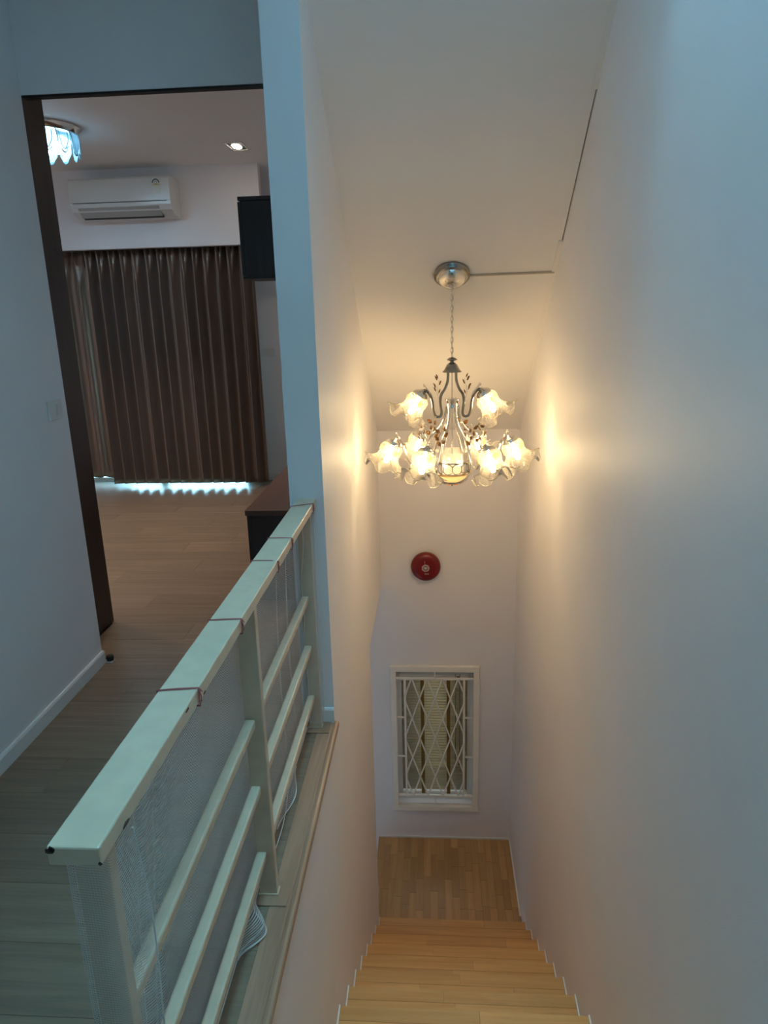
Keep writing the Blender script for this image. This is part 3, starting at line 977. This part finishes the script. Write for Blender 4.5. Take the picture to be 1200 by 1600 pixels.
def place_shade(pos, axis, spin=0):
    Mt = Matrix.Translation(pos) @ Vector(axis).to_track_quat('Z', 'Y').to_matrix().to_4x4() @ Matrix.Rotation(spin, 4, 'Z')
    if first[0]:
        s, f, b_ = shade0, fit0, bulb0
        first[0] = False
    else:
        s = copy_part(shade0, 'glass_shade', ch)
        copy_part(rim0, 'rim_edge', s)
        for sp_ in spots0:
            copy_part(sp_, 'painted_flower', s)
        f = copy_part(fit0, 'fitter', ch)
        b_ = copy_part(bulb0, 'bulb', ch)
    for o in (s, f, b_):
        o.matrix_local = Mt
# silver filigree leaf along an arm end
def filigree(base, tip, side, name='filigree'):
    b = MB()
    base, tip, side = Vector(base), Vector(tip), Vector(side)
    for s in (-1, 1):
        for k in range(3):
            p0 = base.lerp(tip, k/3)
            p2 = base.lerp(tip, (k+1)/3)
            pm = (p0+p2)/2+side*(0.016*s)+Vector((0, 0, 0.010))
            b.tube(smooth_pts([p0, pm, p2], 4), 0.0016, 5)
            b.tube(smooth_pts([pm, pm+(tip-base)*0.2+side*0.006*s, p2+side*0.01*s], 3), 0.0013, 5)
    b.build(name, M['chrome'], ch)
leaf_n = [0]
def leaf_sprig(root, a, zs=1.0, n=6):
    b = MB()
    root = Vector(root)
    out, tang = polar(1, a, 0), polar(1, a+PI/2, 0)
    stem = smooth_pts([root, root+out*0.010+Vector((0, 0, 0.035))*zs, root+out*0.004+Vector((0, 0, 0.075))*zs, root-out*0.002+Vector((0, 0, 0.105))*zs], 5)
    b.tube(stem, 0.0011, 5)
    sp = b.build('leaf_sprig', M['chrome'], ch)
    sp['label'] = 'wire sprig with small amber leaves'
    for k in range(n):
        t = (k+1.5)/(n+0.8)
        p = stem[min(len(stem)-1, int(t*(len(stem)-1)))]
        sd = 1 if k % 2 else -1
        d = (tang*sd*0.75+out*(0.5 if k % 3 else -0.4)+Vector((0, 0, 0.75))).normalized()
        w = d.cross(out).normalized()
        c = p+d*0.012
        L, wd = 0.034, 0.0115
        nn = d.cross(w)
        vs = [c, c+d*L*0.35+w*wd, c+d*L*0.7+w*wd*0.7, c+d*L, c+d*L*0.7-w*wd*0.7, c+d*L*0.35-w*wd, c+d*L*0.45+nn*0.004, c+d*L*0.45-nn*0.004]
        MB().add(vs, [(i, (i+1) % 6, 6) for i in range(6)]+[((i+1) % 6, i, 7) for i in range(6)], True).build('leaf', M['amber'], sp)
# lower tier: six arms
for k in range(6):
    a = k*PI/3+0.06
    R = [(0.031, 1.080), (0.036, 1.03), (0.060, 0.975), (0.115, 0.918), (0.150, 0.855), (0.172, 0.805), (0.200, 0.786), (0.226, 0.806), (0.240, 0.852), (0.256, 0.895), (0.278, 0.915), (0.292, 0.908)]
    MB().tube(smooth_pts([polar(r_, a, z) for r_, z in R]), 0.0058, 8).build('arm', M['chrome'], ch)
    ax = polar(0.48, a, -1.0)
    place_shade(polar(0.293, a, 0.906), ax, k*1.1)
    filigree(polar(0.236, a, 0.862), polar(0.286, a, 0.932), polar(1, a+PI/2, 0))
    leaf_sprig(polar(0.150, a+0.10, 0.870), a, 0.95, 6)
# upper tier: two arms left and right
for k in range(2):
    a = k*PI+0.06
    R = [(0.020, 1.252), (0.022, 1.205), (0.036, 1.165), (0.055, 1.135), (0.060, 1.095), (0.054, 1.045), (0.062, 1.025), (0.084, 1.028), (0.096, 1.060), (0.101, 1.105), (0.116, 1.142), (0.138, 1.160), (0.152, 1.152)]
    MB().tube(smooth_pts([polar(r_, a, z) for r_, z in R]), 0.0070, 8).build('arm', M['darkchrome'], ch)
    place_shade(polar(0.152, a, 1.150), polar(0.62, a, -1.0), 0.5+k)
    filigree(polar(0.098, a, 1.120), polar(0.142, a, 1.178), polar(1, a+PI/2, 0))
    leaf_sprig(polar(0.066, a, 1.115), a, 0.95, 6)

# surface conduit from the canopy to the right wall
cz_ = []
x0, x1, yy = 0.182, 0.590, 3.700
cm = MB()
o_ = nrm*0.006
cm.tube([(x0, yy, cz(yy)+o_.z*0.6), (x1, yy-0.004, cz(yy-0.004)+o_.z*0.6)], 0.0065, 6, smooth=False)
cob = cm.build('cable_conduit', plain('grey_conduit', (0.42, 0.36, 0.28), 0.5))
tag(cob, 'thin grey cable conduit on the sloping ceiling beside the chandelier canopy', 'conduit')

# ---------------------------------------------------------------- bedroom contents
# wall air conditioner
ac = thing('air_conditioner', 'white split air conditioner high on the bedroom pelmet wall', 'air conditioner', (-2.49, 6.25, 2.34))
ax0, ax1 = -2.905, -2.080
body = [(6.25, 2.335), (6.25, 2.630), (6.045, 2.630), (6.030, 2.615), (6.026, 2.425), (6.050, 2.385), (6.120, 2.350)]
at0(MB().prism(body, 'x', ax0, ax1).build('body', M['acwhite'], ac, bevel=0.006), ac)
fp = [(6.030, 2.452), (6.0295, 2.612), (6.040, 2.627), (6.036, 2.632), (6.022, 2.618), (6.020, 2.452)]
at0(MB().prism(fp, 'x', ax0-0.001, ax1+0.001).build('front_panel', M['acwhite'], ac, bevel=0.002), ac)
at0(MB().box(ax0+0.02, ax1-0.03, 6.0235, 6.030, 2.446, 2.450).build('panel_gap', M['black'], ac), ac)
flap = [(6.036, 2.418), (6.100, 2.352), (6.094, 2.344), (6.028, 2.410)]
at0(MB().prism(flap, 'x', ax0+0.055, ax1-0.10).build('louvre_flap', plain('flap_grey', (0.42, 0.42, 0.39), 0.4), ac, bevel=0.001), ac)
at0(MB().prism([(6.098, 2.357), (6.135, 2.345), (6.130, 2.335), (6.096, 2.346)], 'x', ax0+0.06, ax1-0.10).build('air_outlet', M['black'], ac), ac)
stk = MB().box(-2.215, -2.150, 6.0185, 6.0200, 2.500, 2.615)
st = at0(stk.build('energy_sticker', plain('sticker_white', (0.70, 0.74, 0.66), 0.5), ac), ac)
st['label'] = 'energy label sticker with a dark arc'
arc = MB()
cx_, cz2 = -2.183, 2.578
ri, ro = 0.022, 0.031
arc.add([(cx_+r_*math.cos(PI*i/14), 6.0180, cz2+r_*math.sin(PI*i/14)) for i in range(15) for r_ in (ri, ro)], [(2*i, 2*i+1, 2*i+3, 2*i+2) for i in range(14)])
o = arc.build('sticker_arc', plain('sticker_navy', (0.05, 0.06, 0.09), 0.5), st)
arc = MB()
arc.add([(cx_+r_*math.cos(2*PI*i/14), 6.0178, cz2+0.002+r_*math.sin(2*PI*i/14)) for i in range(15) for r_ in (0.008, 0.012)], [(2*i, 2*i+1, 2*i+3, 2*i+2) for i in range(14)])
arc.build('sticker_ring', plain('sticker_red', (0.35, 0.08, 0.05), 0.5), st)
yb3 = MB()
yb3.add([(-2.213, 6.0178, 2.560), (-2.152, 6.0178, 2.560), (-2.152, 6.0178, 2.572), (-2.213, 6.0178, 2.572)], [(0, 1, 2, 3)])
yb3.build('sticker_band', plain('sticker_yellow', (0.62, 0.55, 0.22), 0.5), st)
st.children[0].location = (0, 0, 0)

# curtains
def curtain(name, x0, x1, folds, label, z_top=2.128, z_bot=0.045, ymid=6.405, amp=0.060, seed=1, skew=0.0):
    rnd = random.Random(seed)
    ph = [rnd.uniform(-0.7, 0.7) for _ in range(int(folds)+3)]
    am = [rnd.uniform(0.7, 1.25) for _ in range(int(folds)+3)]
    def f(u, v):
        s = u*folds
        i = int(s)
        t = s-i
        a0 = am[i]*(1-t)+am[i+1]*t
        p0 = ph[i]*(1-t)+ph[i+1]*t
        w = math.sin(2*PI*s+p0)
        w = math.copysign(abs(w)**0.8, w)
        pl = math.sin(2*PI*2*s+p0*2+0.6)
        top = max(0.0, (v-0.86)/0.14)
        y = ymid-amp*a0*(w*(1-0.55*top)+0.38*pl*(0.15+1.1*top))
        x = x0+(x1-x0)*u+0.012*math.cos(2*PI*s+p0)*(1-top)+skew*(1-v)
        z = z_bot+(z_top-z_bot)*v
        if v < 0.02: z += 0.012*w
        return (x, y, z)
    b = MB()
    b.grid(int(folds*16), 40, f)
    o = b.build(name, M['curtain'], solid=0.002)
    return o
c1 = curtain('curtain', -3.02, -1.545, 14, '', seed=3)
tag(c1, 'wide brown satin curtain hanging in folds under the bedroom pelmet', 'curtain', 'brown satin bedroom curtains')
c2 = curtain('curtain', -3.60, -2.94, 5, '', seed=8, amp=0.026, ymid=6.56, z_bot=0.075)
tag(c2, 'brown satin curtain panel beside the dark jamb of the opening', 'curtain', 'brown satin bedroom curtains')
rod = MB().box(-3.6, -1.50, 6.385, 6.580, 2.129, 2.150).build('curtain_track', M['darkchrome'])
tag(rod, 'slim curtain track hidden behind the bedroom pelmet', 'curtain track')
# glass door behind the curtain
gd = MB()
for xa, xb in ((gx0, gx0+0.05), (gx1-0.05, gx1), ((gx0+gx1)/2-0.03, (gx0+gx1)/2+0.03)):
    gd.box(xa, xb, YB+0.03, YB+0.08, 0.0, gz1)
gd.box(gx0, gx1, YB+0.03, YB+0.08, gz1-0.05, gz1).box(gx0, gx1, YB+0.03, YB+0.08, 0.0, 0.03)
gdo = struct(gd.build('window_2', M['white']), 'bright glass door behind the brown bedroom curtain')
MB().box(gx0+0.05, gx1-0.05, YB+0.052, YB+0.058, 0.03, gz1-0.05).build('pane', M['glass'], gdo)
struct(MB().box(-5.5, 0.5, YB+0.12, 9.5, -0.25, -0.02).build('ground_outside', plain('balcony_tile', (0.7, 0.7, 0.68), 0.6)), 'sunlit balcony floor outside the glass door')

# low cabinet
lc = thing('low_cabinet', 'long low dark brown cabinet along the bedroom side wall', 'cabinet', (-0.77, 4.7, 0))
at0(MB().box(-1.010, -0.525, 3.690, 6.00, 0.0, 0.500).build('body', M['cabbody'], lc, bevel=0.002), lc)
at0(MB().box(-1.026, -0.523, 3.668, 6.02, 0.500, 0.530).build('top', M['cabtop'], lc, bevel=0.002), lc)
for i in range(4):
    ya = 3.70+i*0.573
    d = at0(MB().box(-1.026, -1.011, ya, ya+0.565, 0.05, 0.492).build('door', M['cabbody'], lc, bevel=0.002), lc)
    hd = MB().box(-1.042, -1.027, ya+0.25, ya+0.33, 0.43, 0.445).build('handle', M['darkchrome'], d, bevel=0.003)
at0(MB().box(-0.995, -0.54, 3.6875, 3.6895, 0.03, 0.48).build('end_panel', M['cabbody'], lc), lc)
# wall cabinet
uc = thing('wall_cabinet', 'dark grey wall cabinet hung high on the bedroom side wall', 'cabinet', (-0.72, 4.3, 1.73))
at0(MB().box(-0.918, -0.523, 3.652, 3.93, 1.735, 2.078).build('body', M['cabbody'], uc, bevel=0.002), uc)
at0(MB().box(-0.932, -0.523, 3.645, 3.94, 2.080, 2.098).build('top', M['cabbody'], uc, bevel=0.002), uc)
at0(MB().box(-0.932, -0.523, 3.648, 3.94, 1.722, 1.735).build('bottom_board', M['cabbody'], uc, bevel=0.001), uc)
for i in range(1):
    ya = 3.655
    d = at0(MB().box(-0.936, -0.919, ya, ya+0.272, 1.738, 2.076).build('door', M['cabbody'], uc, bevel=0.002), uc)
    MB().box(-0.948, -0.937, ya+0.10, ya+0.18, 1.745, 1.757).build('handle', M['darkchrome'], d, bevel=0.003)

# crystal ceiling lamp
LX, LY = -2.500, 4.87
lamp = thing('crystal_ceiling_lamp', 'round crystal ceiling lamp glowing cool white in the bedroom', 'ceiling lamp', (LX, LY, RC))
MB().lathe([(0.0, 0.0), (0.258, 0.0), (0.26, -0.008), (0.245, -0.018), (0.240, -0.040), (0.225, -0.042), (0.0, -0.044)], 48).build('base', M['chrome'], lamp)
MB().lathe([(0.0, -0.062), (0.17, -0.062), (0.19, -0.075), (0.18, -0.125), (0.0, -0.132)], 40).build('light_core', M['coolbulb'], lamp)
pend0 = None
npd = 14
for k in range(npd):
    if pend0 is None:
        b = MB()
        def pf(u, v):
            hw = 0.052*(1-0.55*max(0, (v-0.5)/0.5)**2)
            return (0.232+0.010*math.sin(PI*v), hw*(2*u-1), -0.040-0.115*v-0.020*(1-(2*u-1)**2)*v)
        b.grid(9, 9, pf)
        pend0 = b.build('crystal_pendant', M['crystal'], lamp, solid=0.004)
        b = MB()
        b.tube([Vector(pf(i/12, 1))+Vector((0.003, 0, 0)) for i in range(13)], 0.005, 6)
        edge0 = b.build('bevelled_edge', M['crystal'], pend0)
        b = MB()
        b.tube(smooth_pts([pf(0.18, 0.1), pf(0.25, 0.55), pf(0.5, 0.85), pf(0.75, 0.55), pf(0.82, 0.1)], 5), 0.0035, 6)
        rib0 = b.build('moulded_rib', M['crystal'], pend0)
        p = pend0
    else:
        p = copy_part(pend0, 'crystal_pendant', lamp)
        copy_part(edge0, 'bevelled_edge', p)
        copy_part(rib0, 'moulded_rib', p)
    p.matrix_local = Matrix.Rotation(2*PI*k/npd, 4, 'Z')
# square downlight
dn = thing('square_downlight', 'small square recessed downlight shining white in the bedroom ceiling', 'downlight', (-1.413, 5.63, RC))
fr = MB()
w, d, t_ = 0.072, 0.130, 0.020
for (xa, xb, ya, yb) in ((-w, w, -d, -d+t_), (-w, w, d-t_, d), (-w, -w+t_, -d+t_, d-t_), (w-t_, w, -d+t_, d-t_)):
    fr.box(xa, xb, ya, yb, -0.006, 0.0)
fr.build('frame', M['acwhite'], dn)
MB().box(-w+t_, w-t_, -d+t_, d-t_, -0.003, -0.0005).build('recess', M['black'], dn)
MB().lathe([(0.0, -0.008), (0.03, -0.0075), (0.034, -0.003)], 24, Matrix.Diagonal((1, 2.2, 1, 1))).build('bulb', M['downbulb'], dn)

# switches and outlet
sw = thing('light_switch', 'white light switch plate on the left hallway wall near the opening', 'switch', (XLW, 2.836, 1.196))
MB().box(0.0, 0.008, -0.056, 0.056, -0.039, 0.039).build('plate', M['plastic'], sw, bevel=0.003)
MB().prism([(0.008, -0.024), (0.010, -0.024), (0.016, 0.022), (0.008, 0.022)], 'y', 0.002, 0.034).build('rocker', M['plastic'], sw, bevel=0.001)
ou = thing('wall_outlet', 'white double socket on the bedroom wall right of the curtain', 'socket', (-1.520, YB, 1.218))
MB().box(-0.062, 0.062, -0.010, 0.0, -0.037, 0.037).build('plate', M['plastic'], ou, bevel=0.003)
for x in (-0.027, 0.027):
    MB().box(x-0.018, x+0.018, -0.013, -0.009, -0.022, 0.018).build('socket_face', M['plastic'], ou, bevel=0.002)
# floor guide at the end of the left wall
dg = thing('door_floor_guide', 'small dark floor guide with white tab at the end of the left skirting', 'door stop', (-1.528, 2.945, 0))
MB().box(-0.020, 0.018, -0.012, 0.022, 0.0, 0.005).build('base', M['white'], dg)
MB().lathe([(0.0, 0.030), (0.014, 0.029), (0.017, 0.022), (0.017, 0.005), (0, 0.005)], 16, Matrix.Translation((0.002, 0.008, 0))).build('rubber_stop', plain('dark_teal_rubber', (0.008, 0.02, 0.022), 0.4), dg)
